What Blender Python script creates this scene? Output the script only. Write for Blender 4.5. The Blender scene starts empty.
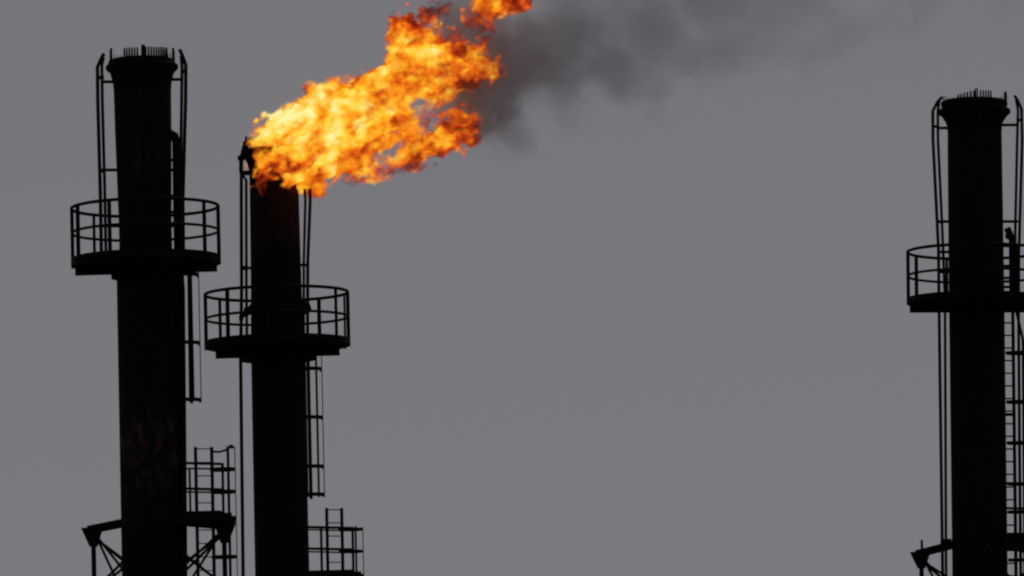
import bpy, math
import numpy as np
from mathutils import Vector, Matrix

# ------------------------------------------------------------------ camera
W, H = 1024, 576
FPX = 4500.0                       # focal length in pixels (long telephoto)
PITCH, ROLL = math.radians(6.0), 0.0165
EYE = Vector((0, 0, 1.6))
scene = bpy.context.scene
COL = scene.collection
fwd = Vector((0, math.cos(PITCH), math.sin(PITCH)))
r0 = Vector((1, 0, 0)); u0 = r0.cross(fwd)
RT = (r0 * math.cos(ROLL) - u0 * math.sin(ROLL)).normalized()
UP = RT.cross(fwd).normalized()
cd = bpy.data.cameras.new('camera')
cd.sensor_width = 36.0; cd.lens = FPX / W * 36.0
cd.clip_start = 0.5; cd.clip_end = 5000
cam = bpy.data.objects.new('camera', cd); COL.objects.link(cam)
cam.matrix_world = Matrix(((RT.x, UP.x, -fwd.x, EYE.x), (RT.y, UP.y, -fwd.y, EYE.y), (RT.z, UP.z, -fwd.z, EYE.z), (0, 0, 0, 1)))
scene.camera = cam

# ------------------------------------------------------------------ sky and sun
SUN_EL, SUN_AZ = math.radians(48), math.radians(18)      # sun veiled by smoke haze, behind the stacks
world = bpy.data.worlds.new('World'); scene.world = world; world.use_nodes = True
nt = world.node_tree; nt.nodes.clear()
out = nt.nodes.new('ShaderNodeOutputWorld'); bg = nt.nodes.new('ShaderNodeBackground')
sky = nt.nodes.new('ShaderNodeTexSky'); sky.sky_type = 'NISHITA'; sky.sun_disc = False
sky.sun_elevation = SUN_EL; sky.sun_rotation = SUN_AZ; sky.dust_density = 6.0; sky.air_density = 1.0
hs = nt.nodes.new('ShaderNodeHueSaturation'); hs.inputs['Saturation'].default_value = 0.12
mx = nt.nodes.new('ShaderNodeMix'); mx.data_type = 'RGBA'
mx.inputs[0].default_value = 0.98                         # thick even overcast over the sky, a little paler towards the horizon
gc = nt.nodes.new('ShaderNodeTexCoord'); sx = nt.nodes.new('ShaderNodeSeparateXYZ'); nt.links.new(gc.outputs['Generated'], sx.inputs[0])
ma = nt.nodes.new('ShaderNodeMath'); ma.operation = 'ABSOLUTE'; nt.links.new(sx.outputs[2], ma.inputs[0])
mb_ = nt.nodes.new('ShaderNodeMath'); mb_.operation = 'MULTIPLY_ADD'; nt.links.new(ma.outputs[0], mb_.inputs[0]); mb_.inputs[1].default_value = 1.15; mb_.inputs[2].default_value = 1.0
dv_ = nt.nodes.new('ShaderNodeVectorMath'); dv_.operation = 'DIVIDE'; dv_.inputs[0].default_value = (2.015, 1.995, 2.18)
nt.links.new(mb_.outputs[0], dv_.inputs[1]); nt.links.new(dv_.outputs[0], mx.inputs[7])
nt.links.new(sky.outputs[0], hs.inputs['Color']); nt.links.new(hs.outputs[0], mx.inputs[6])
nt.links.new(mx.outputs[2], bg.inputs['Color']); bg.inputs['Strength'].default_value = 0.1
nt.links.new(bg.outputs[0], out.inputs['Surface'])
sl = bpy.data.lights.new('sun', 'SUN'); sl.energy = 0.5; sl.angle = math.radians(15); sl.color = (1, 0.96, 0.9)
sun = bpy.data.objects.new('sun', sl); COL.objects.link(sun)
sun_dir = Vector((math.sin(SUN_AZ) * math.cos(SUN_EL), math.cos(SUN_AZ) * math.cos(SUN_EL), math.sin(SUN_EL)))
sun.rotation_euler = sun_dir.to_track_quat('Z', 'Y').to_euler()
sun.location = (20, 60, 60)

vs = scene.view_settings
vs.view_transform = 'Standard'; vs.look = 'None'; vs.gamma = 1.0; vs.exposure = 0.0; vs.use_curve_mapping = False
scene.render.engine = 'CYCLES'
cy = scene.cycles
cy.use_denoising = True
cy.filter_width = 2.2
cy.transparent_max_bounces = 96
cy.max_bounces = 6; cy.volume_bounces = 2
cy.volume_step_rate = 0.5; cy.volume_max_steps = 256

# ------------------------------------------------------------------ helpers
def at(px, py, Y):
    """World point on the upright plane at distance Y that this picture point looks at."""
    d = fwd * FPX + RT * (px - W / 2) + UP * (H / 2 - py)
    return EYE + d * (Y - EYE.y) * (1 / d.y)

class MB:
    def __init__(self): self.v, self.f = [], []
    def add(self, vs_, fs):
        n = len(self.v); self.v += [tuple(p) for p in vs_]; self.f += [tuple(i + n for i in f) for f in fs]
        return self
    def tube(self, pts, r, n=8, r2=None):
        pts = [Vector(p) for p in pts]; m = len(pts); rings = []
        ref = None
        for i, p in enumerate(pts):
            a = pts[max(i - 1, 0)]; b = pts[min(i + 1, m - 1)]
            t = (b - a).normalized()
            if ref is None:
                ref = Vector((0, 1, 0)) if abs(t.y) < 0.9 else Vector((1, 0, 0))
            x = (ref - t * ref.dot(t)).normalized(); y = t.cross(x); ref = x
            rr = r if r2 is None else r + (r2 - r) * i / max(m - 1, 1)
            rings.append([p + (x * math.cos(2 * math.pi * k / n) + y * math.sin(2 * math.pi * k / n)) * rr for k in range(n)])
        vv = [q for g in rings for q in g]; ff = []
        for i in range(m - 1):
            for k in range(n):
                ff.append((i * n + k, i * n + (k + 1) % n, (i + 1) * n + (k + 1) % n, (i + 1) * n + k))
        ff.append(tuple(reversed(range(n)))); ff.append(tuple((m - 1) * n + k for k in range(n)))
        return self.add(vv, ff)
    def ring(self, R, z, r, n=8, seg=64, a0=0.0, a1=2 * math.pi, cx=0, cy_=0):
        full = abs(a1 - a0 - 2 * math.pi) < 1e-6
        if not full:
            return self.tube([(cx + R * math.cos(a0 + (a1 - a0) * i / seg), cy_ + R * math.sin(a0 + (a1 - a0) * i / seg), z) for i in range(seg + 1)], r, n)
        vv, ff = [], []
        for i in range(seg):
            a = 2 * math.pi * i / seg
            for k in range(n):
                b = 2 * math.pi * k / n; q = R + r * math.cos(b)
                vv.append((cx + q * math.cos(a), cy_ + q * math.sin(a), z + r * math.sin(b)))
        for i in range(seg):
            for k in range(n):
                ff.append((i * n + k, ((i + 1) % seg) * n + k, ((i + 1) % seg) * n + (k + 1) % n, i * n + (k + 1) % n))
        return self.add(vv, ff)
    def lathe(self, prof, seg=64, closed=True):
        vv, ff = [], []; m = len(prof)
        for i in range(seg):
            a = 2 * math.pi * i / seg
            for (r, z) in prof: vv.append((r * math.cos(a), r * math.sin(a), z))
        for i in range(seg):
            j = (i + 1) % seg
            for k in range(m if closed else m - 1):
                k2 = (k + 1) % m
                ff.append((i * m + k, j * m + k, j * m + k2, i * m + k2))
        return self.add(vv, ff)
    def beam(self, a, b, w, h, up=(0, 0, 1)):
        a, b = Vector(a), Vector(b); t = (b - a).normalized(); up = Vector(up)
        s = t.cross(up)
        s = s.normalized() if s.length > 1e-4 else Vector((1, 0, 0))
        u = s.cross(t).normalized()
        vv = [p + s * (sx * w / 2) + u * (sz * h / 2) for p in (a, b) for sx, sz in ((-1, -1), (1, -1), (1, 1), (-1, 1))]
        return self.add(vv, [(3, 2, 1, 0), (4, 5, 6, 7), (0, 1, 5, 4), (1, 2, 6, 5), (2, 3, 7, 6), (3, 0, 4, 7)])
    def angle(self, a, b, w, th=0.012, up=(0, 1, 0)):
        """Rolled steel angle: two thin flanges."""
        a, b = Vector(a), Vector(b); t = (b - a).normalized(); s = t.cross(Vector(up)).normalized(); u = s.cross(t).normalized()
        self.beam(a, b, w, th, u)
        return self.beam(a + s * (w / 2 - th / 2) + u * (w / 2 + th * .1), b + s * (w / 2 - th / 2) + u * (w / 2 + th * .1), th, w, u)
    def prism(self, poly, d):
        """poly: list of points in a plane, thickened by vector d."""
        n = len(poly); d = Vector(d)
        vv = [Vector(p) - d / 2 for p in poly] + [Vector(p) + d / 2 for p in poly]
        ff = [tuple(reversed(range(n))), tuple(range(n, 2 * n))] + [(i, (i + 1) % n, n + (i + 1) % n, n + i) for i in range(n)]
        return self.add(vv, ff)
    def build(self, name, mat, parent=None, smooth=True):
        me = bpy.data.meshes.new(name); me.from_pydata(self.v, [], self.f); me.update()
        me.materials.append(mat)
        if smooth:
            for p in me.polygons: p.use_smooth = True
            try: me.set_sharp_from_angle(angle=math.radians(24))
            except Exception: pass
        o = bpy.data.objects.new(name, me); COL.objects.link(o)
        if parent is not None: o.parent = parent
        return o

def tag(o, label=None, cat=None, group=None, kind=None):
    if label: o['label'] = label
    if cat: o['category'] = cat
    if group: o['group'] = group
    if kind: o['kind'] = kind
    return o

def nodes(name):
    m = bpy.data.materials.new(name); m.use_nodes = True; t = m.node_tree; t.nodes.clear()
    o = t.nodes.new('ShaderNodeOutputMaterial')
    return m, t, o
def N(t, kind, **kw):
    n = t.nodes.new(kind)
    for k, v in kw.items():
        if k in n.inputs.keys(): n.inputs[k].default_value = v
        else: setattr(n, k, v)
    return n
def ramp(t, stops, fac):
    r = t.nodes.new('ShaderNodeValToRGB'); e = r.color_ramp.elements
    e[1].position = 1.0; e[0].position = stops[0][0]; e[0].color = (*stops[0][1], 1)
    e[1].position = stops[-1][0]; e[1].color = (*stops[-1][1], 1)
    for p, c in stops[1:-1]: q = e.new(p); q.color = (*c, 1)
    t.links.new(fac, r.inputs[0]); return r
def math_(t, op, a, b=None, c=None, clamp=False):
    n = t.nodes.new('ShaderNodeMath'); n.operation = op; n.use_clamp = clamp
    for i, q in enumerate((a, b, c)):
        if q is None: continue
        if isinstance(q, (int, float)): n.inputs[i].default_value = q
        else: t.links.new(q, n.inputs[i])
    return n.outputs[0]

def steel(name, base, rough, rust=None, rust_amt=0.55, scale=1.0, band=None):
    m, t, o = nodes(name)
    tc = N(t, 'ShaderNodeTexCoord'); mp = N(t, 'ShaderNodeMapping'); mp.inputs['Scale'].default_value = (1, 1, 0.35)
    t.links.new(tc.outputs['Object'], mp.inputs[0])
    n1 = N(t, 'ShaderNodeTexNoise', Scale=2.2 * scale, Detail=8.0, Roughness=0.65); t.links.new(mp.outputs[0], n1.inputs['Vector'])
    n2 = N(t, 'ShaderNodeTexNoise', Scale=14 * scale, Detail=5.0, Roughness=0.6); t.links.new(tc.outputs['Object'], n2.inputs['Vector'])
    c = ramp(t, [(0.3, tuple(b * 0.6 for b in base)), (0.7, tuple(b * 1.4 for b in base))], n2.outputs['Fac'])
    col = c.outputs[0]
    if rust:
        k = ramp(t, [(rust_amt, (0, 0, 0)), (rust_amt + 0.16, (1, 1, 1))], n1.outputs['Fac'])
        for zc, hh, bc, th_, st in band or ():   # worn patches, pale streaks and painted flame glow, each at one height: (centre z, half height, colour, threshold, vertical stretch)
            sp_ = N(t, 'ShaderNodeSeparateXYZ'); t.links.new(tc.outputs['Object'], sp_.inputs[0])
            mp2 = N(t, 'ShaderNodeMapping'); mp2.inputs['Scale'].default_value = (1, 1, st); t.links.new(tc.outputs['Object'], mp2.inputs[0])
            n3 = N(t, 'ShaderNodeTexNoise', Scale=4.5, Detail=7.0, Roughness=0.7); t.links.new(mp2.outputs[0], n3.inputs['Vector'])
            dz = math_(t, 'DIVIDE', math_(t, 'ABSOLUTE', math_(t, 'SUBTRACT', sp_.outputs[2], zc)), hh)
            g = math_(t, 'SUBTRACT', n3.outputs['Fac'], math_(t, 'MULTIPLY', math_(t, 'POWER', dz, 2.0), 0.22))
            kb_ = ramp(t, [(th_, (0, 0, 0)), (th_ + 0.14, (1, 1, 1))], g)
            y_ = t.nodes.new('ShaderNodeMix'); y_.data_type = 'RGBA'; t.links.new(kb_.outputs[0], y_.inputs[0]); t.links.new(col, y_.inputs[6]); y_.inputs[7].default_value = (*bc, 1); col = y_.outputs[2]
        x = t.nodes.new('ShaderNodeMix'); x.data_type = 'RGBA'
        t.links.new(k.outputs[0], x.inputs[0]); t.links.new(col, x.inputs[6]); x.inputs[7].default_value = (*rust, 1); col = x.outputs[2]
    b = N(t, 'ShaderNodeBsdfPrincipled', Roughness=rough)
    b.inputs['Specular IOR Level'].default_value = 0.06
    t.links.new(col, b.inputs['Base Color'])
    rr = ramp(t, [(0.3, (rough * .85,) * 3), (0.7, (min(1, rough * 1.15),) * 3)], n1.outputs['Fac']); t.links.new(rr.outputs[0], b.inputs['Roughness'])
    bp = N(t, 'ShaderNodeBump', Strength=0.25, Distance=0.01); t.links.new(n2.outputs['Fac'], bp.inputs['Height']); t.links.new(bp.outputs[0], b.inputs['Normal'])
    t.links.new(b.outputs[0], o.inputs['Surface'])
    return m

M_SHELL = steel('sooty_shell_steel', (0.009, 0.0085, 0.009), 0.75, rust=(0.03, 0.018, 0.013), rust_amt=0.58)
M_TIP = steel('burnt_tip_steel', (0.008, 0.007, 0.007), 0.8, rust=(0.03, 0.014, 0.01), rust_amt=0.6)
M_FRAME = steel('sooty_frame_steel', (0.009, 0.009, 0.0105), 0.75)
M_PIPE = steel('weathered_pipe_steel', (0.022, 0.022, 0.026), 0.6, scale=2)

def grate_mat():
    return steel('grating_steel', (0.010, 0.010, 0.011), 0.8)
M_GRATE = grate_mat()

# ------------------------------------------------------------------ ground
m, t, o = nodes('gravel_ground')
tc = N(t, 'ShaderNodeTexCoord'); n1 = N(t, 'ShaderNodeTexNoise', Scale=0.08, Detail=10.0); n2 = N(t, 'ShaderNodeTexVoronoi', Scale=9.0)
t.links.new(tc.outputs['Object'], n1.inputs['Vector']); t.links.new(tc.outputs['Object'], n2.inputs['Vector'])
c = ramp(t, [(0.3, (0.05, 0.045, 0.038)), (0.7, (0.11, 0.10, 0.085))], n1.outputs['Fac'])
b = N(t, 'ShaderNodeBsdfPrincipled', Roughness=0.95); t.links.new(c.outputs[0], b.inputs['Base Color'])
bp = N(t, 'ShaderNodeBump', Strength=0.6, Distance=0.03); t.links.new(n2.outputs['Distance'], bp.inputs['Height']); t.links.new(bp.outputs[0], b.inputs['Normal'])
t.links.new(b.outputs[0], o.inputs['Surface'])
ground = MB().add([(-3000, -3000, 0), (3000, -3000, 0), (3000, 3000, 0), (-3000, 3000, 0)], [(0, 1, 2, 3)]).build('ground', m)
tag(ground, 'bare gravel ground of the plant yard under the stacks', None, kind='structure')

# ------------------------------------------------------------------ flare stacks
class Stack:
    """Local frame of one stack: z up its axis from the ground, x to the right, y away."""
    def __init__(self, name, Y, top, bot):
        a, b = at(*bot, Y), at(*top, Y)
        d = (b - a).normalized(); base = a - d * (a.z / d.z)
        x = (Vector((1, 0, 0)) - d * d.x).normalized(); y = d.cross(x)
        self.M = Matrix(((x.x, y.x, d.x, base.x), (x.y, y.y, d.y, base.y), (x.z, y.z, d.z, base.z), (0, 0, 0, 1)))
        self.I = self.M.inverted(); self.Y = Y
        self.s = FPX / ((at(top[0], 288, Y) - EYE).dot(fwd))      # pixels per metre
        self.root = bpy.data.objects.new(name, None); COL.objects.link(self.root); self.root.matrix_world = self.M
        self.top, self.bot = top, bot
    def ax(self, py):
        k = (py - self.top[1]) / (self.bot[1] - self.top[1]); return self.top[0] + k * (self.bot[0] - self.top[0])
    def P(self, px, py, dy=0.0):
        p = self.I @ at(px, py, self.Y + dy); return p
    def z(self, py): return self.P(self.ax(py), py).z
    def m(self, px): return px / self.s

rng = np.random.default_rng(11)

def shell(S, widths, tip_prof, name='stack_shell', mat=None):
    """widths: (py, half width px) from the top down; runs on to the ground."""
    prof = [(S.m(hw), S.z(py)) for py, hw in widths]
    rb = prof[-1][0]
    prof += [(rb, 0.25), (rb * 1.02, 0.25), (rb * 1.02, 0.0)]
    # weld bands every 2.4 m
    outp = []
    for (r1, z1), (r2, z2) in zip(prof[:-1], prof[1:]):
        outp.append((r1, z1))
        if z1 - z2 > 3:
            n = int((z1 - z2) / 2.4)
            for k in range(1, n + 1):
                zz = z1 + (z2 - z1) * k / (n + 1); rr = r1 + (r2 - r1) * k / (n + 1)
                outp += [(rr, zz + 0.02), (rr + 0.006, zz + 0.01), (rr + 0.006, zz - 0.01), (rr, zz - 0.02)]
    outp.append(prof[-1])
    inner = [(r - 0.03, z) for r, z in (outp[0], )]
    prof2 = outp + [(rb - 0.03, 0.0), (outp[0][0] - 0.03, outp[0][1])]
    o = MB().lathe(prof2, 72).build(name, mat or M_SHELL, S.root)
    bp_ = MB().lathe([(rb * 1.45, 0.0), (rb * 1.45, 0.06), (rb * 1.025, 0.06), (rb * 1.025, 0.0)], 48).build('base_flange', M_FRAME, S.root)
    tp = [(S.m(hw), S.z(py)) for py, hw in tip_prof]
    tp2 = tp + [(tp[-1][0] - 0.04, tp[-1][1])] + [(tp[0][0] - 0.07, tp[0][1])]
    tip = MB().lathe(tp2, 64).build('flare_tip', M_TIP, S.root)
    return o, tip

def manifold(S, tip, hw, py, r, n):
    R, z = S.m(hw), S.z(py)
    MB().ring(R, z, r, n=10).build('steam_manifold', M_TIP, tip)
    for k in range(n):
        a = 2 * math.pi * (k + 0.3) / n; c, s_ = math.cos(a), math.sin(a)
        MB().beam((c * (R - 0.14), s_ * (R - 0.14), z - 0.22), (c * (R + 0.02), s_ * (R + 0.02), z - 0.05), 0.05, 0.04).build('manifold_bracket', M_TIP, tip, smooth=False)

def nozzles(S, tip, R, z0, spec):
    for (ang, h, w) in spec:
        a = math.radians(ang); x, y = R * math.cos(a), R * math.sin(a)
        MB().tube([(x, y, z0 - 0.06), (x, y, z0 + h * .7), (x * 0.985, y * 0.985, z0 + h)], w, 6, w * 0.7).build('steam_nozzle', M_TIP, tip)

def pipe(S, pts, r, name='pilot_pipe', dy=0.0, parent=None, mat=None, n=8):
    q = [S.P(p[0], p[1], p[2] if len(p) > 2 else dy) for p in pts]
    return MB().tube(q, r * 1.18, n).build(name, mat or M_PIPE, parent or S.root)

def strut(S, a, b, w=0.05, name='pipe_bracket', dy=0.0, h=None):
    return MB().beam(S.P(*a, dy), S.P(*b, dy), w, h or w).build(name, M_FRAME, S.root)

def platform(S, R, y_rail, y_mid, y_toe, y_deck0, y_deck1, posts, arm_R, y_arm, r_in, collar=None, rail_r=0.037, gate=None):
    zr, zm, zt, z1, z0 = (S.z(y) for y in (y_rail, y_mid, y_toe, y_deck0, y_deck1))
    deck = MB().lathe([(r_in, z0), (R, z0), (R, z1 - 0.004), (r_in, z1 - 0.004)], 72).build('platform', M_GRATE, S.root)
    MB().lathe([(R + 0.002, z0 + 0.004), (R + 0.012, z0 + 0.004), (R + 0.012, zt), (R + 0.002, zt)], 72).build('toe_board', M_FRAME, deck)
    MB().ring(R, zr, rail_r).build('top_rail', M_FRAME, deck)
    MB().ring(R, zm, rail_r * 0.85).build('mid_rail', M_FRAME, deck)
    for a, w in posts:
        a = math.radians(a); x, y = (R - 0.004) * math.cos(a), (R - 0.004) * math.sin(a)
        MB().tube([(x, y, z0 - 0.02), (x, y, zr)], rail_r * w, 8).build('post', M_FRAME, deck)
    za = S.z(y_arm); hh = (z0 - 0.003) - za
    for k in range(4):
        a = math.pi / 2 * k; c, s = math.cos(a), math.sin(a); tt = Vector((-s, c, 0))
        p0, p1 = Vector((c * r_in * 0.9, s * r_in * 0.9, 0)), Vector((c * arm_R, s * arm_R, 0))
        mb = MB()
        zmid = z0 - 0.003 - hh / 2
        mb.beam(p0 + Vector((0, 0, zmid)), p1 + Vector((0, 0, zmid)), 0.016, hh)
        mb.beam(p0 + Vector((0, 0, za + 0.008)), p1 + Vector((0, 0, za + 0.008)), 0.11, 0.014)
        mb.beam(p0 + Vector((0, 0, z0 - 0.012)), p1 + Vector((0, 0, z0 - 0.012)), 0.11, 0.014)
        mb.build('support_arm', M_FRAME, deck, smooth=False)
    if collar:
        yc0, yc1, rc = collar
        MB().lathe([(r_in * 0.96, S.z(yc1)), (rc, S.z(yc1)), (rc, S.z(yc0)), (r_in * 0.96, S.z(yc0))], 48).build('collar', M_FRAME, deck)
    return deck

def cage(S, parent, cx, dyc, r, y_hoops, y_top, y_bot, bars, hoop_t=0.022, a0=-200, a1=20, hoop_h=0.06):
    """Safety cage: flat hoops and upright bars round a ladder centred on picture column cx."""
    for yh in y_hoops:
        c = S.P(cx + (S.ax(yh) - S.ax(y_hoops[0])), yh, dyc)
        pts = []
        mb = MB(); seg = 20; vv = []; ff = []
        for i in range(seg + 1):
            a = math.radians(a0 + (a1 - a0) * i / seg)
            for q, dz in ((r, -hoop_h / 2), (r + 0.012, -hoop_h / 2), (r + 0.012, hoop_h / 2), (r, hoop_h / 2)):
                vv.append((c.x + q * math.cos(a), c.y + q * math.sin(a), c.z + dz))
        for i in range(seg):
            for k in range(4):
                ff.append((i * 4 + k, (i + 1) * 4 + k, (i + 1) * 4 + (k + 1) % 4, i * 4 + (k + 1) % 4))
        ff += [(3, 2, 1, 0), tuple(seg * 4 + k for k in range(4))]
        mb.add(vv, ff).build('cage_hoop', M_FRAME, parent, smooth=False)
    for ba in bars:
        bw = 0.045 if abs(ba) > 20 else 0.02
        a = math.radians(ba)
        c0 = S.P(cx + (S.ax(y_top) - S.ax(y_hoops[0])), y_top, dyc); c1 = S.P(cx + (S.ax(y_bot) - S.ax(y_hoops[0])), y_bot, dyc)
        d = Vector(((r + 0.004) * math.cos(a), (r + 0.004) * math.sin(a), 0))
        MB().beam(c0 + d, c1 + d, bw, bw * 0.66, (-d.y, d.x, 0)).build('cage_bar', M_FRAME, parent, smooth=False)

def ladder(S, xl, xr, y0, y1, dy, rw=0.03, lw=0.022, first=None, step=0.3, dyr=None, rr=0.013):
    """A ladder between picture columns xl and xr (given at y0), from height y0 down to y1."""
    dyr = dy if dyr is None else dyr
    k = (S.bot[0] - S.top[0]) / (S.bot[1] - S.top[1])
    a0, a1 = S.P(xl, y0, dy), S.P(xl + k * (y1 - y0), y1, dy)
    b0, b1 = S.P(xr, y0, dyr), S.P(xr + k * (y1 - y0), y1, dyr)
    o = MB().beam(a0, a1, lw * 2, 0.07, (1, 0, 0)).build('ladder', M_FRAME, S.root, smooth=False)
    MB().beam(b0, b1, 0.07, rw * 2, (0, 1, 0)).build('stringer', M_FRAME, o, smooth=False)
    L = (a1 - a0).length; n = int(L / step)
    for i in range(n + 1):
        q = (0.04 + i * step) / L
        if q > 1: break
        MB().tube([a0.lerp(a1, q), b0.lerp(b1, q)], rr, 6).build('rung', M_FRAME, o)
    return o

def derrick(S, R, y_top, spread, n_bays, rot=0.0, leg_w=0.11, cap_h=0.42, arm_rise=0.08, r_in=0.6, cx=0.0):
    """Four-legged lattice that carries the stack: legs, ring beams, braces and wedge-shaped leg caps."""
    zt = S.z(y_top)
    root = None
    def foot(k, z):
        f = 1 - z / zt; rr = R + spread * f; a = rot + math.pi / 2 * k
        return Vector((cx + rr * math.cos(a), rr * math.sin(a), z))
    legs = []
    for k in range(4):
        mb = MB().tube([foot(k, 0), foot(k, zt - 0.05)], leg_w / 2, 10)
        if root is None: root = mb.build('support_frame', M_FRAME, S.root)
        else: mb.build('leg', M_FRAME, root)
        # wedge cap
        p = foot(k, zt); rad = Vector((p.x, p.y, 0)).normalized(); tan = Vector((-rad.y, rad.x, 0))
        wd = 0.21
        MB().prism([p - rad * wd, p + rad * (wd + 0.05), p + rad * (wd * .1 + 0.06) - Vector((0, 0, cap_h)), p - rad * 0.08 - Vector((0, 0, cap_h))], tan * 0.24).build('gusset_plate', M_FRAME, root, smooth=False)
        e = rad * (r_in * 0.97) + Vector((0, 0, zt + arm_rise))
        mb = MB(); mb.beam(p + rad * 0.12 - Vector((0, 0, 0.05)), e, 0.12, 0.19); mb.build('ring_arm', M_FRAME, root, smooth=False)
        MB().tube([foot(k, 0) + Vector((0, 0, 0.0)), foot(k, 0) + Vector((0, 0, 0.05))], 0.22, 16).build('foot_plate', M_FRAME, root)
    hz = [zt * (1 - i / n_bays) for i in range(n_bays + 1)]
    for i in range(n_bays):
        for k in range(4):
            k2 = (k + 1) % 4
            za, zb = hz[i] - (0.2 if i == 0 else 0), max(hz[i + 1], 0.05)
            MB().tube([foot(k, za), foot(k2, zb)], 0.034, 6).build('brace', M_FRAME, root)
            MB().tube([foot(k2, za), foot(k, zb)], 0.034, 6).build('brace', M_FRAME, root)
            if i > 0: MB().tube([foot(k, hz[i]), foot(k2, hz[i])], 0.04, 8).build('girt', M_FRAME, root)
    # knee braces from the leg caps to the shell
    for k in range(4):
        p = foot(k, zt - 0.16); rad = Vector((p.x, p.y, 0)).normalized()
        for dz, q in ((0.78, 0.98), (1.35, 0.98)):
            MB().tube([p - rad * 0.05, rad * (r_in * q) + Vector((0, 0, zt - 0.16 - dz))], 0.032, 6).build('knee_brace', M_FRAME, root)
    return root

GROUP = 'tall dark flare stacks of the refinery'

# ---- stack 1: unlit, beside the burning one
A = Stack('flare_stack', 100.0, (142.4, 90), (152.4, 570))
tag(A.root, 'unlit dark flare stack with round railed platform, standing beside the burning stack', 'flare stack', GROUP)
sh, tip = shell(A, [(72, 26), (90, 28.8), (130, 28.3), (225, 26.3), (262, 26.3), (265, 29.6), (570, 30.2)],
                [(60, 31), (61, 33.4), (64, 33.6), (66, 32.6), (71, 32.8), (74, 31.8), (80, 30.2), (83, 29.4), (90, 28.9)],
                mat=steel('rust_scabbed_shell_steel', (0.009, 0.0085, 0.009), 0.75, rust=(0.03, 0.018, 0.013), rust_amt=0.58, band=[(A.z(452), 1.7, (0.06, 0.036, 0.028), 0.47, 0.5), (A.z(150), 1.5, (0.034, 0.033, 0.037), 0.55, 0.06)]))  # bands: brown rust patch low down, paler upright streaks higher up
manifold(A, tip, 33.4, 67.5, 0.072, 12)
spec = []
for a in list(range(-118, -88, 5)): spec.append((a, 0.18, 0.026))
for a in list(range(-78, -42, 5)): spec.append((a, 0.19, 0.026))
for a in (-84, -81): spec.append((a, 0.23, 0.035))
for a in (-48, -43, -38, -33): spec.append((a, 0.20, 0.024))
for a in (-160, -158, -3, 2): spec.append((a, 0.25, 0.035))
for a in range(20, 160, 9): spec.append((a, 0.2, 0.012))
nozzles(A, tip, A.m(32), A.z(60), spec)
def pilots(S, sets):
    for pts, r in sets: pipe(S, pts, r)
pilots(A, [([(104, 53.5), (101, 59), (97.4, 67), (97.8, 100), (100.5, 200), (101.5, 262)], 0.035),
           ([(103.5, 57), (101.8, 66), (102.3, 100), (105.0, 200), (106, 262)], 0.030),
           ([(179.6, 49.5), (183, 57), (185.8, 65), (185.6, 100), (182.9, 200), (183.5, 262)], 0.035),
           ([(181, 56), (182.0, 66), (181.6, 100), (180.0, 200), (180, 262)], 0.030)])
for a, b in (((97, 77.5), (104, 77.5)), ((181, 71.5), (187, 71.5)), ((99, 171), (105, 171))): strut(A, a, b, 0.085, 'pipe_clamp', h=0.07)
for a, b in (((101, 81.8), (115, 81.8)), ((172, 79.5), (183, 79.5)), ((101, 170), (118, 170)), ((170, 170), (184, 170)), ((102, 226), (119, 226)), ((170, 226), (184, 226))): strut(A, a, b, 0.07, h=0.06)
pipe(A, [(168.5, 133, -0.15), (174.5, 136, -0.1), (176.6, 143, -0.1), (177.4, 200, -0.1), (178.6, 262, -0.1), (180.6, 290, -0.1), (181.6, 400, -0.1), (183.0, 576, -0.1), (184.5, 640, -0.1)], 0.085, 'riser_pipe', mat=M_FRAME, n=12)
for yy in (160, 196, 212, 226, 250): strut(A, (166, yy), (175, yy), 0.06, 'pipe_bracket', -0.1)
for yy in (300, 360, 420, 480): strut(A, (170, yy), (181, yy), 0.06, 'pipe_bracket', -0.1)
platform(A, A.m(73.4), 207.5, 232, 257, 261.5, 265.5, [(180, 1.1), (-151, 1.25), (139.5, .9), (-114, 1.2), (100, .9), (70, .9), (-66, 1), (40, 1.2), (-32.5, 1.1), (0, 1.15), (-90, 1)],
         A.m(71), 273.5, A.m(26.4), (272, 278, A.m(35)))
def edge_ladder(S, x0_, y0_, x1_, y1_, d0, d1):
    o_ = MB().tube([S.P(x0_, y0_, d0), S.P(x1_, y1_, d0)], 0.032, 8).build('caged_ladder', M_FRAME, S.root)
    p0, p1 = S.P(x0_, y0_, d0) + Vector((0, d1 - d0, 0)), S.P(x1_, y1_, d0) + Vector((0, d1 - d0, 0))
    MB().tube([p0, p1], 0.032, 8).build('stringer', M_FRAME, o_)
    q0, q1 = S.P(x0_, y0_, d0), S.P(x1_, y1_, d0); n = int((q1 - q0).length / 0.3)
    for i in range(1, n):
        MB().tube([q0.lerp(q1, i / n), p0.lerp(p1, i / n)], 0.012, 6).build('rung', M_FRAME, o_)
    return o_
pl = edge_ladder(A, 188.4, 262, 190.4, 402, -0.15, 0.3)
cage(A, pl, 184.2, 0.1, A.m(14.4), (275.5, 343.5, 400.5), 264, 402, (-150, -100, -58, -6), a0=-215, a1=35, hoop_h=0.085)
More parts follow.
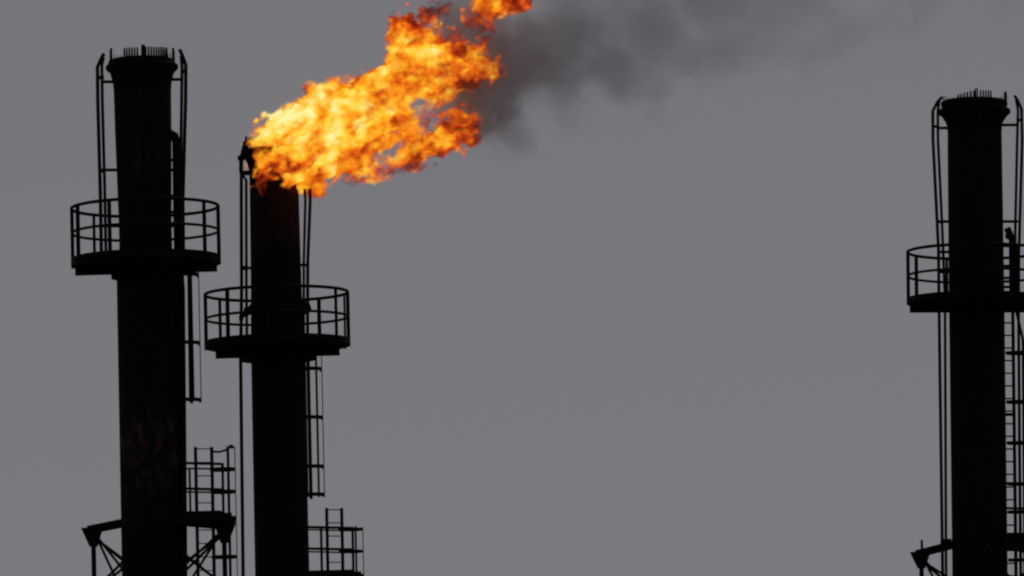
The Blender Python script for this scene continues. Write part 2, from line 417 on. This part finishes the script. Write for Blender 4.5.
# lower working platform with its own ladder
fr = derrick(A, A.m(65), 526, 0.0, 5, r_in=A.m(30), cx=A.m(7))
z1, z0 = A.z(514), A.z(522)
x0, x1 = A.m(24), A.m(222 - A.ax(514))
lp = MB().beam((x0, 0, (z0 + z1) / 2), (x1, 0, (z0 + z1) / 2), 1.3, z1 - z0).build('lower_platform', M_GRATE, A.root, smooth=False)
for sx, nm in ((-0.66, 'edge_beam'), (0.66, 'edge_beam')):
    MB().beam((x0, sx, A.z(521)), (x1 + 0.25, sx, A.z(521)), 0.02, 0.2).build(nm, M_FRAME, lp, smooth=False)
def lower_rails(S, lp, xa, xb, ys, yd, dys, posts_near, posts_far, xa_far=None):
    for dy in dys:
        for y_ in ys:
            sh_ = dy * 4.7
            MB().tube([S.P(xa, y_ , dy), S.P(xb, y_ + 1, dy)], 0.03, 8).build('rail', M_FRAME, lp)
    for px in posts_near: MB().tube([S.P(px, ys[0], dys[0]), S.P(px + 1, yd, dys[0])], 0.03, 8).build('post', M_FRAME, lp)
    for px in posts_far: MB().tube([S.P(px, ys[0] + 5, dys[1]), S.P(px + 1, yd, dys[1])], 0.026, 8).build('post', M_FRAME, lp)
lower_rails(A, lp, 182, 222, (463, 488.5), 518, (-0.6,), (222.5,), ())
for y_ in (468.5, 492): MB().tube([A.P(182, y_, 0.6), A.P(222, y_ + .4, 0.6)], 0.02, 8).build('rail', M_FRAME, lp)
MB().tube([A.P(189.5, 468.5, 0.6), A.P(190.5, 518, 0.6)], 0.026, 8).build('post', M_FRAME, lp)
for y_ in (464, 489.5): MB().tube([A.P(222.5, y_, -0.6), A.P(222, y_ + 4.8, 0.6)], 0.026, 8).build('rail', M_FRAME, lp)
ld = ladder(A, 195.4, 211.6, 447, 640, -0.3, rw=0.046, lw=0.032, dyr=-0.25)
cage(A, ld, 222, 0.0, A.m(13), (469.5, 491.8, 519.5, 557, 595), 447, 640, (-60, 8, 64), a0=-150, a1=150, hoop_h=0.07)
MB().tube([A.P(212, 451.5, -0.25), A.P(219, 452, -0.2), A.P(226, 450, -0.2), A.P(229.5, 447.5, -0.15), A.P(233.5, 447.5, 0.1), A.P(232, 445.5, 0.2), A.P(229, 446, 0.2)], 0.024, 8).build('grab_rail', M_FRAME, ld)

# ---- stack 2: burning
B = Stack('flare_stack', 103.0, (274.4, 200), (282.0, 560))
tag(B.root, 'burning dark flare stack with flame streaming off its tip above a round railed platform', 'flare stack', GROUP)
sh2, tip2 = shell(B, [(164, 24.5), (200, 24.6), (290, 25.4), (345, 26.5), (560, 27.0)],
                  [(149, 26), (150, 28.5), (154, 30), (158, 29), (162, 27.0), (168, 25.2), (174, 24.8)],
                  mat=steel('glow_painted_shell_steel', (0.009, 0.0085, 0.009), 0.75, rust=(0.03, 0.018, 0.013), rust_amt=0.58, band=[(B.z(212), 1.3, (0.032, 0.0115, 0.010), 0.36, 0.4)]))  # band: reddish glow of the flame painted into the shell colour below the tip
nozzles(B, tip2, B.m(27.5), B.z(147), [(a, 0.16 + 0.05 * rng.random(), 0.012) for a in range(0, 360, 9)] + [(180, .26, .03), (-165, .24, .03)])
pilots(B, [([(250.5, 137.5, -.1), (248.5, 143), (245.5, 149), (241.5, 156), (241.3, 200), (241.6, 290), (240.6, 360), (243.4, 600), (244.5, 660)], 0.034),
           ([(246, 141), (243.5, 147), (240.4, 159), (240.4, 172), (246.2, 180), (246.4, 290), (247, 350)], 0.028),
           ([(306.6, 166), (309.5, 175), (310.2, 200), (307.8, 262), (307.5, 350)], 0.032),
           ([(303, 172), (305.4, 200), (303.8, 262), (303.8, 350)], 0.026)])
for a, b, w in (((237.8, 158), (244.5, 158), .14), ((240, 173), (249, 173), .10), ((243, 144), (247, 144), .13), ((240, 268), (248, 268), .07)): strut(B, a, b, w, 'pipe_clamp', h=0.1)
for a, b in (((241, 172), (253, 172)), ((240, 268), (253, 268)), ((298, 265), (309, 265)), ((298, 180), (310, 180))): strut(B, a, b, 0.07, h=0.06)
# valve handles beside the shell at the platform
for pts in ([(253, 305), (248, 310.5), (245, 314), (241, 317), (241.6, 320)], [(302, 302), (308, 305), (309.5, 309), (305, 314)]):
    pipe(B, pts, 0.05, 'valve', -0.3, mat=M_FRAME)
for c in ((248.5, 312), (305.5, 309)):
    p = B.P(*c, -0.3); MB().tube([p + Vector((-.1, 0, 0)), p + Vector((.1, 0, 0.02))], 0.10, 12, 0.07).build('valve', M_FRAME, B.root)
platform(B, B.m(71.3), 293.5, 318, 340, 343, 347.5, [(180, 1.15), (-130, 1.3), (146.5, 1), (110, .9), (-70, 1), (-95, 1), (56, 1.25), (80, .9), (-31.5, .95), (0, 1.15), (20, .7)],
         B.m(62), 357, B.m(25.6), (355, 360.5, B.m(38)))
pl = edge_ladder(B, 307.2, 345, 310.6, 498, -0.15, 0.3)
cage(B, pl, 308.2, 0.1, B.m(13.6), (369.5, 418, 467, 495), 350, 498, (-150, -100, -52, -6), a0=-215, a1=35, hoop_h=0.085)
fr = derrick(B, B.m(63), 588, 0.0, 5, r_in=B.m(27), cx=B.m(5))
z1, z0 = B.z(572.5), B.z(580)
x0, x1 = B.m(22), B.m(353 - B.ax(572))
lp = MB().beam((x0, 0, (z0 + z1) / 2), (x1, 0, (z0 + z1) / 2), 1.3, z1 - z0).build('lower_platform', M_GRATE, B.root, smooth=False)
for sx in (-0.66, 0.66): MB().beam((x0, sx, B.z(579)), (x1 + 0.2, sx, B.z(579)), 0.02, 0.2).build('edge_beam', M_FRAME, lp, smooth=False)
lower_rails(B, lp, 304, 353, (527, 548.5), 576, (-0.6,), (321, 352.5), ())
for y_ in (529.5, 551.5): MB().tube([B.P(304, y_, 0.6), B.P(353, y_ + 1.2, 0.6)], 0.018, 8).build('rail', M_FRAME, lp)
for y_ in (528, 549.5): MB().tube([B.P(352.8, y_, -0.6), B.P(352.8, y_ + 4, 0.6)], 0.024, 8).build('rail', M_FRAME, lp)
ld = ladder(B, 326.6, 341.6, 508, 650, -0.3, rw=0.044, lw=0.028, dyr=-0.25)
cage(B, ld, 350, 0.0, B.m(12.5), (529.5, 551.5, 590), 527, 650, (-62, 5, 66), a0=-150, a1=150, hoop_h=0.06)

# ---- stack 3: unlit, standing alone at the far side of the gap
C = Stack('flare_stack', 106.0, (974.8, 150), (979.8, 560))
tag(C.root, 'unlit dark flare stack standing apart from the other two, across the wide gap', 'flare stack', GROUP)
sh3, tip3 = shell(C, [(112, 26), (130, 27.0), (150, 27.2), (296, 27.6), (560, 27.4)],
                  [(101, 31.2), (102, 33.0), (105, 33.4), (108, 32.2), (114, 32.4), (118, 31.5), (122, 28.8), (126, 27.6), (131, 27.2)])
manifold(C, tip3, 33.0, 112, 0.078, 12)
spec = []
for a in range(-126, -90, 6): spec.append((a, 0.06 + 0.003 * (a + 126), 0.028))
for a in range(-84, -60, 5): spec.append((a, 0.15, 0.024))
for a in (-93, -90): spec.append((a, 0.2, 0.02))
for a in (-6, 0, 5): spec.append((a, 0.22, 0.035))
for a in range(10, 170, 9): spec.append((a, 0.17, 0.012))
nozzles(C, tip3, C.m(31.6), C.z(101), spec)
pilots(C, [([(942, 97), (937.5, 102), (932.8, 111), (933.0, 140), (938.5, 250), (939.2, 320), (942.6, 570), (943.6, 650)], 0.032),
           ([(939.5, 100), (937.8, 111), (938.0, 140), (942.4, 232), (945.0, 300), (946.0, 560), (947, 650)], 0.028),
           ([(1014.5, 95.5), (1018, 101), (1021.5, 109), (1022.2, 140), (1019.0, 250), (1018.5, 310), (1019.5, 450), (1021, 600), (1021.5, 650)], 0.03),
           ([(1016, 99), (1018, 110), (1017.2, 140), (1015.2, 232), (1016, 310), (1023, 340), (1025, 600)], 0.028)])
for a, b in (((932.5, 126.5), (939, 126.5)), ((1016.5, 120), (1023, 120)), ((936, 222), (944, 222))): strut(C, a, b, 0.08, 'pipe_clamp', h=0.06)
for a, b in (((937, 128), (949, 128)), ((1001, 125), (1018, 125)), ((938, 221.5), (950, 221.5)), ((1000, 221.5), (1018, 221.5)), ((940, 252), (950, 252)), ((940, 272), (950, 272))): strut(C, a, b, 0.07, h=0.06)
pipe(C, [(1007, 228, -0.1), (1009.8, 234, -0.1), (1012.2, 240, -0.1), (1012.8, 310, -0.1)], 0.07, 'riser_pipe', mat=M_FRAME, n=12)
p = C.P(1009, 236, -0.1); MB().lathe([(0.001, -0.09), (0.08, -0.06), (0.1, 0.0), (0.07, 0.07), (0.001, 0.1)], 16, closed=False).build('pipe_cap', M_FRAME, C.root).location = p
for yy in (246, 266, 278, 287): strut(C, (1000, yy), (1012, yy), 0.06, 'pipe_bracket', -0.1)
platform(C, C.m(68.4), 251.5, 275.5, 297.5, 300.5, 304, [(180, 1.15), (146, 1.2), (-115, 1), (110, .9), (-60, 1), (65, 1), (-28, 1), (35, 1), (0, 1.1)],
         C.m(67), 312.5, C.m(27.8), None)
ld = ladder(C, 1002.5, 1012.6, 296, 650, 0.3, rw=0.05, lw=0.02, dyr=0.25, rr=0.02)
cage(C, ld, 1018, 0.0, C.m(12.5), (353, 402, 443, 484, 512, 560, 610), 330, 650, (-60, -25, 10, 40), a0=-170, a1=150, hoop_h=0.06)
strut(C, (1000, 414.5), (1014, 414.5), 0.07, 'ladder_bracket', 0.2)
fr = derrick(C, C.m(60), 552, 0.0, 5, r_in=C.m(27.4), cap_h=0.38, arm_rise=0.17, cx=C.m(2))
z1, z0 = C.z(534), C.z(549)
x0, x1 = C.m(22), C.m(1044 - C.ax(533))
lp = MB().beam((x0, 0, (z0 + z1) / 2), (x1, 0, (z0 + z1) / 2), 1.3, z1 - z0).build('lower_platform', M_GRATE, C.root, smooth=False)
for sx in (-0.66, 0.66): MB().beam((x0, sx, C.z(540)), (x1 + 0.2, sx, C.z(540)), 0.02, 0.2).build('edge_beam', M_FRAME, lp, smooth=False)
lower_rails(C, lp, 1000, 1044, (483, 508), 536, (-0.6,), (1044,), ())
MB().tube([C.P(921.8, 540, 0), C.P(922, 556, 0)], 0.03, 8).build('lifting_lug', M_FRAME, C.root)
MB().beam(C.P(941, 542, 0), C.P(951, 542, 0), 0.3, 0.14).build('pipe_bracket', M_FRAME, C.root, smooth=False)

# ------------------------------------------------------------------ flame: nested shells of burning gas
OUT = [(256, 143), (258, 133), (263, 128), (272, 121), (281, 116), (290, 108), (300, 103), (309, 94), (317, 87), (325, 80), (336, 81), (346, 80), (360, 75), (374, 71), (386, 68),
       (392, 58), (393, 50), (388, 42), (386, 33), (390, 22), (398, 14), (408, 12), (415, 17), (420, 24), (430, 26), (440, 36), (447, 40), (456, 43), (465, 48), (474, 43), (483, 43), (486, 50),
       (481, 58), (490, 60), (498, 64), (500, 73), (496, 82), (491, 84), (484, 78), (479, 85), (474, 91), (466, 88), (457, 94), (446, 99), (440, 105), (434, 110), (438, 118), (446, 122), (449, 115),
       (457, 110), (466, 113), (475, 116), (479, 127), (477, 139), (466, 145), (452, 151), (440, 156), (425, 160), (410, 166), (396, 172), (382, 174), (368, 178), (352, 182), (343, 178),
       (335, 174), (326, 181), (317, 188), (307, 191), (297, 191), (288, 187), (281, 181), (274, 180), (267, 182), (264, 194), (261, 192), (261, 178), (260, 165), (258, 155)]
HOLES = [[(371, 164), (378, 151), (388, 144), (398, 134), (405, 145), (399, 155), (391, 161), (381, 166)], [(258, 147), (263, 146), (270, 150), (277, 153), (277, 158), (268, 157), (261, 154)],
         [(410, 100), (420, 94), (430, 101), (423, 112), (412, 110)], [(418, 121), (430, 114), (435, 127), (422, 135)]]
TONGUE = [(470, -6), (470, 6), (476, 13), (481, 20), (485, 28), (490, 23), (492, 14), (503, 14), (512, 11), (521, 9), (531, 2), (540, -10), (520, -34), (496, -38), (478, -26)]
WISPS = [[(424, 22), (426, 10), (431, 1), (437, 6), (447, 4), (452, 10), (444, 17), (438, 24), (430, 27)], [(470, 8), (462, 12), (466, 20), (476, 24), (480, 34), (490, 38), (492, 26), (486, 14), (478, 6)], [(452, 40), (458, 28), (466, 31), (464, 42)]]

def poly_sd(poly, X, Y):
    d = np.full(X.shape, 1e9); ins = np.zeros(X.shape, bool); n = len(poly)
    for i in range(n):
        (x1, y1), (x2, y2) = poly[i], poly[(i + 1) % n]
        ex, ey = x2 - x1, y2 - y1; t_ = np.clip(((X - x1) * ex + (Y - y1) * ey) / (ex * ex + ey * ey), 0, 1)
        d = np.minimum(d, np.hypot(X - x1 - t_ * ex, Y - y1 - t_ * ey))
        c_ = ((y1 > Y) != (y2 > Y)) & (X < (x2 - x1) * (Y - y1) / (y2 - y1 + 1e-12) + x1); ins ^= c_
    return np.where(ins, d, -d)

VX = 1.4
ux = np.arange(236, 552, VX); vy = np.arange(-52, 212, VX); wz = np.arange(-82, 82, VX)
nu, nv, nw = len(ux), len(vy), len(wz)
X2, Y2 = np.meshgrid(ux, vy, indexing='ij')
sd = poly_sd(OUT, X2, Y2)
for h_ in HOLES: sd = np.minimum(sd, -poly_sd(h_, X2, Y2))
for q_ in [TONGUE] + WISPS: sd = np.maximum(sd, poly_sd(q_, X2, Y2))
sd = np.clip(sd, -40, 60).astype(np.float32)

kx = np.fft.fftfreq(nu)[:, None, None] / VX; ky = np.fft.fftfreq(nv)[None, :, None] / VX; kz = np.fft.rfftfreq(nw)[None, None, :] / VX
# eddies stretched a little along the wind (up and to the right)
ca, sa = math.cos(-0.45), math.sin(-0.45)
ka, kb = kx * ca + ky * sa, -kx * sa + ky * ca
def noise3(l0, l1, slope=1.8, stretch=1.35):
    """Turbulent noise with wavelengths from l0 (largest) to l1 (smallest) pixels, unit variance."""
    K = np.sqrt((ka * stretch) ** 2 + kb ** 2 + kz ** 2)
    amp = np.where(K > 0, (np.maximum(K, 1.0 / l0) ** (-slope)) * np.exp(-(K * l1) ** 2) * (1 - np.exp(-(K * l0) ** 2)), 0)
    g = np.fft.rfftn(rng.standard_normal((nu, nv, nw), dtype=np.float32))
    o_ = np.fft.irfftn(g * amp, s=(nu, nv, nw)).astype(np.float32)
    return o_ / o_.std()

n_a, n_b, n_c = noise3(34, 4.5, 2.0), noise3(34, 4.5, 2.0), noise3(20, 3, 1.9)
gi, gj = np.meshgrid(np.arange(nu, dtype=np.float32), np.arange(nv, dtype=np.float32), indexing='ij')
fi = np.clip(gi[:, :, None] + n_a * (4.6 / VX), 0, nu - 1.001); fj = np.clip(gj[:, :, None] + n_b * (4.6 / VX), 0, nv - 1.001)
i0, j0 = fi.astype(np.int32), fj.astype(np.int32); fi -= i0; fj -= j0
D = (sd[i0, j0] * (1 - fi) + sd[np.minimum(i0 + 1, nu - 1), j0] * fi) * (1 - fj) + (sd[i0, np.minimum(j0 + 1, nv - 1)] * (1 - fi) + sd[np.minimum(i0 + 1, nu - 1), np.minimum(j0 + 1, nv - 1)] * fi) * fj
del i0, j0, fi, fj, n_a, n_b
w0 = 29.0 * np.clip((322 - X2) / 50, 0, 1) ** 0.7
wr = np.maximum(np.abs(wz[None, None, :]) - w0[:, :, None], 0).astype(np.float32)
F = D - wr ** 2 / 62.0
F += 1.9 * n_c - 1.6 - 1.5 * np.abs(n_c)
F[:, :, :2] = -9; F[:, :, -2:] = -9; F[:2] = -9; F[-2:] = -9; F[:, :2] = -9; F[:, -2:] = -9

# how hot the gas is: palest at the tip, orange then dark red down wind and along the fringes
def bump(cx, cy_, sx, sy, rot=0.0):
    c_, s_ = math.cos(rot), math.sin(rot); dx, dy_ = X2 - cx, Y2 - cy_
    return np.exp(-((dx * c_ + dy_ * s_) / sx) ** 2 - ((-dx * s_ + dy_ * c_) / sy) ** 2)
heat = 0.50 + 0.38 * bump(288, 128, 42, 20, -0.6) + 0.27 * bump(330, 130, 66, 44, -0.5) + 0.22 * bump(424, 62, 30, 20) + 0.10 * bump(292, 184, 20, 7)
heat += -0.26 * bump(292, 170, 26, 6, 0.1) - 0.28 * bump(264, 153, 9, 6, 0.4) - 0.14 * bump(352, 145, 16, 14) - 0.22 * bump(466, 134, 18, 14) - 0.12 * bump(420, 160, 40, 8, -0.3) - 0.2 * bump(402, 20, 22, 9) - 0.12 * bump(500, 0, 40, 30) - 0.1 * bump(480, 75, 22, 14) - 0.3 * bump(436, 12, 16, 14) - 0.2 * bump(478, 26, 16, 14)
heat += 0.06 * bump(460, 120, 8, 5)
thin = 1.0 - 0.72 * bump(425, 116, 22, 22) - 0.3 * bump(388, 162, 26, 12, -0.3) - 0.68 * bump(438, 12, 18, 14) - 0.72 * bump(478, 27, 17, 14) - 0.5 * bump(460, 35, 10, 9) - 0.3 * bump(345, 180, 25, 6)
n_h = noise3(44, 3.0, 2.0, 1.15)
HEAT = heat.astype(np.float32)[:, :, None] + 0.15 * n_h
del n_h

def surface_nets(F, lev):
    G = F - lev; ins = G > 0
    s0 = [slice(None, -1), slice(1, None)]
    cnt = np.zeros(tuple(n - 1 for n in F.shape), np.int8)
    for a in (0, 1):
        for b_ in (0, 1):
            for c_ in (0, 1): cnt += ins[s0[a], s0[b_], s0[c_]]
    act = (cnt > 0) & (cnt < 8)
    idx = np.full(act.shape, -1, np.int64); ijk = np.argwhere(act); idx[act] = np.arange(len(ijk))
    acc = np.zeros((len(ijk), 3)); num = np.zeros(len(ijk))
    corners = [(a, b_, c_) for a in (0, 1) for b_ in (0, 1) for c_ in (0, 1)]
    val = {c: G[ijk[:, 0] + c[0], ijk[:, 1] + c[1], ijk[:, 2] + c[2]] for c in corners}
    for c in corners:
        for ax_ in range(3):
            if c[ax_] == 1: continue
            d_ = list(c); d_[ax_] = 1; d_ = tuple(d_)
            g0, g1 = val[c], val[d_]; cr = (g0 > 0) != (g1 > 0)
            t_ = np.where(cr, g0 / np.where(cr, g0 - g1, 1), 0)
            p = np.array(c, float)[None, :] + np.zeros((len(ijk), 3)); p[:, ax_] += t_
            acc += p * cr[:, None]; num += cr
    pts = ijk + acc / num[:, None]
    quads = []
    for ax_ in range(3):
        o1, o2 = [(1, 2), (2, 0), (0, 1)][ax_]
        lo = [slice(None)] * 3; hi = [slice(None)] * 3; lo[ax_] = slice(None, -1); hi[ax_] = slice(1, None)
        e = np.argwhere(ins[tuple(lo)] != ins[tuple(hi)])
        e = e[(e[:, o1] > 0) & (e[:, o2] > 0) & (e[:, o1] < F.shape[o1] - 1) & (e[:, o2] < F.shape[o2] - 1)]
        flip = ins[e[:, 0], e[:, 1], e[:, 2]]
        q = []
        for da, db in ((0, 0), (-1, 0), (-1, -1), (0, -1)):
            f_ = e.copy(); f_[:, o1] += da; f_[:, o2] += db; q.append(idx[f_[:, 0], f_[:, 1], f_[:, 2]])
        q = np.stack(q, 1); q[flip] = q[flip][:, ::-1]; quads.append(q)
    return pts, np.concatenate(quads)

def flame_material():
    m, t, o = nodes('burning_gas')
    at_h = N(t, 'ShaderNodeAttribute', attribute_name='gas_warmth'); at_a = N(t, 'ShaderNodeAttribute', attribute_name='cover')
    tc = N(t, 'ShaderNodeTexCoord')
    mp = N(t, 'ShaderNodeMapping'); mp.inputs['Rotation'].default_value = (0, math.radians(26), 0); mp.inputs['Scale'].default_value = (0.8, 1, 1)
    t.links.new(tc.outputs['Object'], mp.inputs[0])
    nz = N(t, 'ShaderNodeTexNoise', Scale=4.0, Detail=6.0, Roughness=0.62, Distortion=1.2); t.links.new(mp.outputs[0], nz.inputs['Vector'])
    h = math_(t, 'ADD', at_h.outputs['Fac'], math_(t, 'MULTIPLY', math_(t, 'SUBTRACT', nz.outputs['Fac'], 0.5), 0.27))
    r = ramp(t, [(0.05, (0.09, 0.006, 0.003)), (0.2, (0.36, 0.025, 0.005)), (0.36, (0.80, 0.105, 0.007)), (0.50, (1.0, 0.27, 0.010)), (0.64, (1.05, 0.52, 0.020)), (0.80, (1.06, 0.74, 0.075)), (0.97, (1.08, 0.93, 0.42))], h)
    e = N(t, 'ShaderNodeEmission', Strength=1.0); t.links.new(r.outputs[0], e.inputs['Color'])
    tr = N(t, 'ShaderNodeBsdfTransparent')
    cov = math_(t, 'MULTIPLY', at_a.outputs['Fac'], math_(t, 'MULTIPLY_ADD', nz.outputs['Fac'], 1.6, 0.2), clamp=True)
    mx = N(t, 'ShaderNodeMixShader'); t.links.new(cov, mx.inputs[0]); t.links.new(tr.outputs[0], mx.inputs[1]); t.links.new(e.outputs[0], mx.inputs[2])
    t.links.new(mx.outputs[0], o.inputs['Surface'])
    m.cycles.emission_sampling = 'NONE'
    return m
M_FLAME = flame_material()

# grid -> metres in the frame of the burning stack (upright plane through its axis)
p00, p10, p01 = B.P(300, 100), B.P(400, 100), B.P(300, 200)
du, dv = (p10 - p00) / 100, (p01 - p00) / 100; dw = Vector((0, 1, 0)) / B.s
origin = B.P(276, 150)
flame = bpy.data.objects.new('gas_flame', None); COL.objects.link(flame)
flame.matrix_world = B.M @ Matrix.Translation(origin)
tag(flame, 'bright orange and yellow gas flame blown sideways from the tip of the burning stack', 'flame')
def sample(A3, pts):
    i = np.clip(np.rint(pts).astype(int), 0, np.array(A3.shape) - 1); return A3[i[:, 0], i[:, 1], i[:, 2]]
LEVELS = [('flame_haze', -2.6, 0.06, -0.22), ('flame_breath', -1.2, 0.10, -0.2), ('flame_fringe', 0.0, 0.16, -0.17), ('flame_veil', 1.2, 0.24, -0.12), ('outer_flame', 2.3, 0.42, -0.04), ('middle_flame', 4.2, 0.6, 0.0), ('inner_flame', 6.8, 0.75, 0.03), ('flame_core', 11.0, 0.9, 0.07)]
for nm, lev, cover, dh in LEVELS:
    pts, q = surface_nets(F, lev)
    px = ux[0] + pts[:, 0] * VX; py = vy[0] + pts[:, 1] * VX; pw = wz[0] + pts[:, 2] * VX
    base = np.array(p00) - np.array(origin)
    co = base + (px - 300)[:, None] * np.array(du) + (py - 100)[:, None] * np.array(dv) + pw[:, None] * np.array(dw)
    ht = sample(HEAT, pts) + dh
    th = thin[np.clip(np.rint(pts[:, 0]).astype(int), 0, nu - 1), np.clip(np.rint(pts[:, 1]).astype(int), 0, nv - 1)]
    me = bpy.data.meshes.new(nm)
    me.vertices.add(len(co)); me.vertices.foreach_set('co', co.astype(np.float32).ravel())
    me.loops.add(q.size); me.loops.foreach_set('vertex_index', q.astype(np.int32).ravel())
    me.polygons.add(len(q)); me.polygons.foreach_set('loop_start', np.arange(0, q.size, 4, dtype=np.int32)); me.polygons.foreach_set('loop_total', np.full(len(q), 4, np.int32))
    me.update(calc_edges=True); me.validate()
    a_ = me.attributes.new('gas_warmth', 'FLOAT', 'POINT'); a_.data.foreach_set('value', ht.astype(np.float32))
    a_ = me.attributes.new('cover', 'FLOAT', 'POINT'); a_.data.foreach_set('value', (cover * th).astype(np.float32))
    me.polygons.foreach_set('use_smooth', np.ones(len(q), bool))
    me.materials.append(M_FLAME)
    ob = bpy.data.objects.new(nm, me); COL.objects.link(ob); ob.parent = flame
    print(nm, len(co), len(q))
del F, D, HEAT, n_c, wr

# ------------------------------------------------------------------ smoke drifting off the flame
s0, s1 = at(420, 92, 103.3), at(1000, -112, 105.5)
ax_d = (s1 - s0).normalized(); L = 34.0
yv = Vector((0, 1, 0)); yv = (yv - ax_d * ax_d.dot(yv)).normalized(); zv = ax_d.cross(yv)
R0, R1 = 2.1, 6.4          # plume radius at the flame and at its far end
mb = MB(); seg, rings = 40, 30; vv = []; ff = []
for i in range(rings + 1):
    x = L * i / rings; rr = (R0 + (R1 - R0) * i / rings) * 1.12
    for k in range(seg):
        a = 2 * math.pi * k / seg; vv.append((x, rr * math.cos(a), rr * math.sin(a)))
for i in range(rings):
    for k in range(seg): ff.append((i * seg + (k + 1) % seg, (i + 1) * seg + (k + 1) % seg, (i + 1) * seg + k, i * seg + k))
ff += [tuple(reversed(range(seg))), tuple([rings * seg + k for k in range(seg)])]
m, t, o = nodes('soot_smoke')
tc = N(t, 'ShaderNodeTexCoord'); sp = N(t, 'ShaderNodeSeparateXYZ'); t.links.new(tc.outputs['Object'], sp.inputs[0])
x, y, z = sp.outputs
# big slow eddies bend the plume, smaller ones break up its edge
nb = N(t, 'ShaderNodeTexNoise', Scale=0.5, Detail=4.0, Roughness=0.5, Distortion=0.8); t.links.new(tc.outputs['Object'], nb.inputs['Vector'])
nf = N(t, 'ShaderNodeTexNoise', Scale=1.25, Detail=5.0, Roughness=0.55, Distortion=0.9); t.links.new(tc.outputs['Object'], nf.inputs['Vector'])
vo = N(t, 'ShaderNodeTexVoronoi', Scale=0.95); vo.feature = 'SMOOTH_F1'; vo.inputs['Smoothness'].default_value = 0.6; vo.inputs['Randomness'].default_value = 1.0
wv = N(t, 'ShaderNodeVectorMath'); wv.operation = 'MULTIPLY_ADD'; t.links.new(nf.outputs['Color'], wv.inputs[0]); wv.inputs[1].default_value = (0.9, 0.9, 0.9); t.links.new(tc.outputs['Object'], wv.inputs[2])
t.links.new(wv.outputs[0], vo.inputs['Vector'])
puff = math_(t, 'MULTIPLY', math_(t, 'SUBTRACT', vo.outputs['Distance'], 0.42), 0.8)
rr = math_(t, 'SQRT', math_(t, 'ADD', math_(t, 'MULTIPLY', y, y), math_(t, 'MULTIPLY', z, z)))
rel = math_(t, 'DIVIDE', rr, math_(t, 'MULTIPLY_ADD', x, (R1 - R0) / L, R0))
nn = math_(t, 'ADD', math_(t, 'MULTIPLY', math_(t, 'SUBTRACT', nb.outputs['Fac'], 0.5), 1.9), math_(t, 'MULTIPLY', math_(t, 'SUBTRACT', nf.outputs['Fac'], 0.5), 1.3))
q = math_(t, 'ADD', math_(t, 'ADD', rel, nn), puff)
mr = N(t, 'ShaderNodeMapRange'); mr.interpolation_type = 'SMOOTHSTEP'; t.links.new(q, mr.inputs['Value'])
for k, v in (('From Min', 0.92), ('From Max', 0.30), ('To Min', 0.0), ('To Max', 1.0)): mr.inputs[k].default_value = v
mr2 = N(t, 'ShaderNodeMapRange'); mr2.interpolation_type = 'SMOOTHSTEP'; t.links.new(rel, mr2.inputs['Value'])
for k, v in (('From Min', 1.1), ('From Max', 0.75)): mr2.inputs[k].default_value = v
mr3 = N(t, 'ShaderNodeMapRange'); mr3.interpolation_type = 'SMOOTHSTEP'; t.links.new(x, mr3.inputs['Value'])
for k, v in (('From Min', 0.0), ('From Max', 1.3)): mr3.inputs[k].default_value = v
thinning = math_(t, 'DIVIDE', 1.0, math_(t, 'POWER', math_(t, 'MULTIPLY_ADD', x, 0.19, 1.0), 2.6))
mr4 = N(t, 'ShaderNodeMapRange'); mr4.interpolation_type = 'SMOOTHSTEP'; t.links.new(x, mr4.inputs['Value'])
for k, v in (('From Min', L), ('From Max', L - 10)): mr4.inputs[k].default_value = v
den = math_(t, 'MULTIPLY', math_(t, 'MULTIPLY', mr.outputs[0], mr2.outputs[0]), math_(t, 'MULTIPLY', math_(t, 'MULTIPLY', mr3.outputs[0], mr4.outputs[0]), thinning))
den = math_(t, 'MULTIPLY', den, 1.6)
pv = N(t, 'ShaderNodeVolumePrincipled'); pv.inputs['Color'].default_value = (0.40, 0.39, 0.45, 1); pv.inputs['Anisotropy'].default_value = 0.2
t.links.new(den, pv.inputs['Density'])
t.links.new(pv.outputs[0], o.inputs['Volume'])
smoke = mb.add(vv, ff).build('smoke_plume', m)
smoke.matrix_world = Matrix(((ax_d.x, yv.x, zv.x, s0.x), (ax_d.y, yv.y, zv.y, s0.y), (ax_d.z, yv.z, zv.z, s0.z), (0, 0, 0, 1)))
tag(smoke, 'dark grey soot smoke drifting downwind from the flame', 'smoke', kind='stuff')
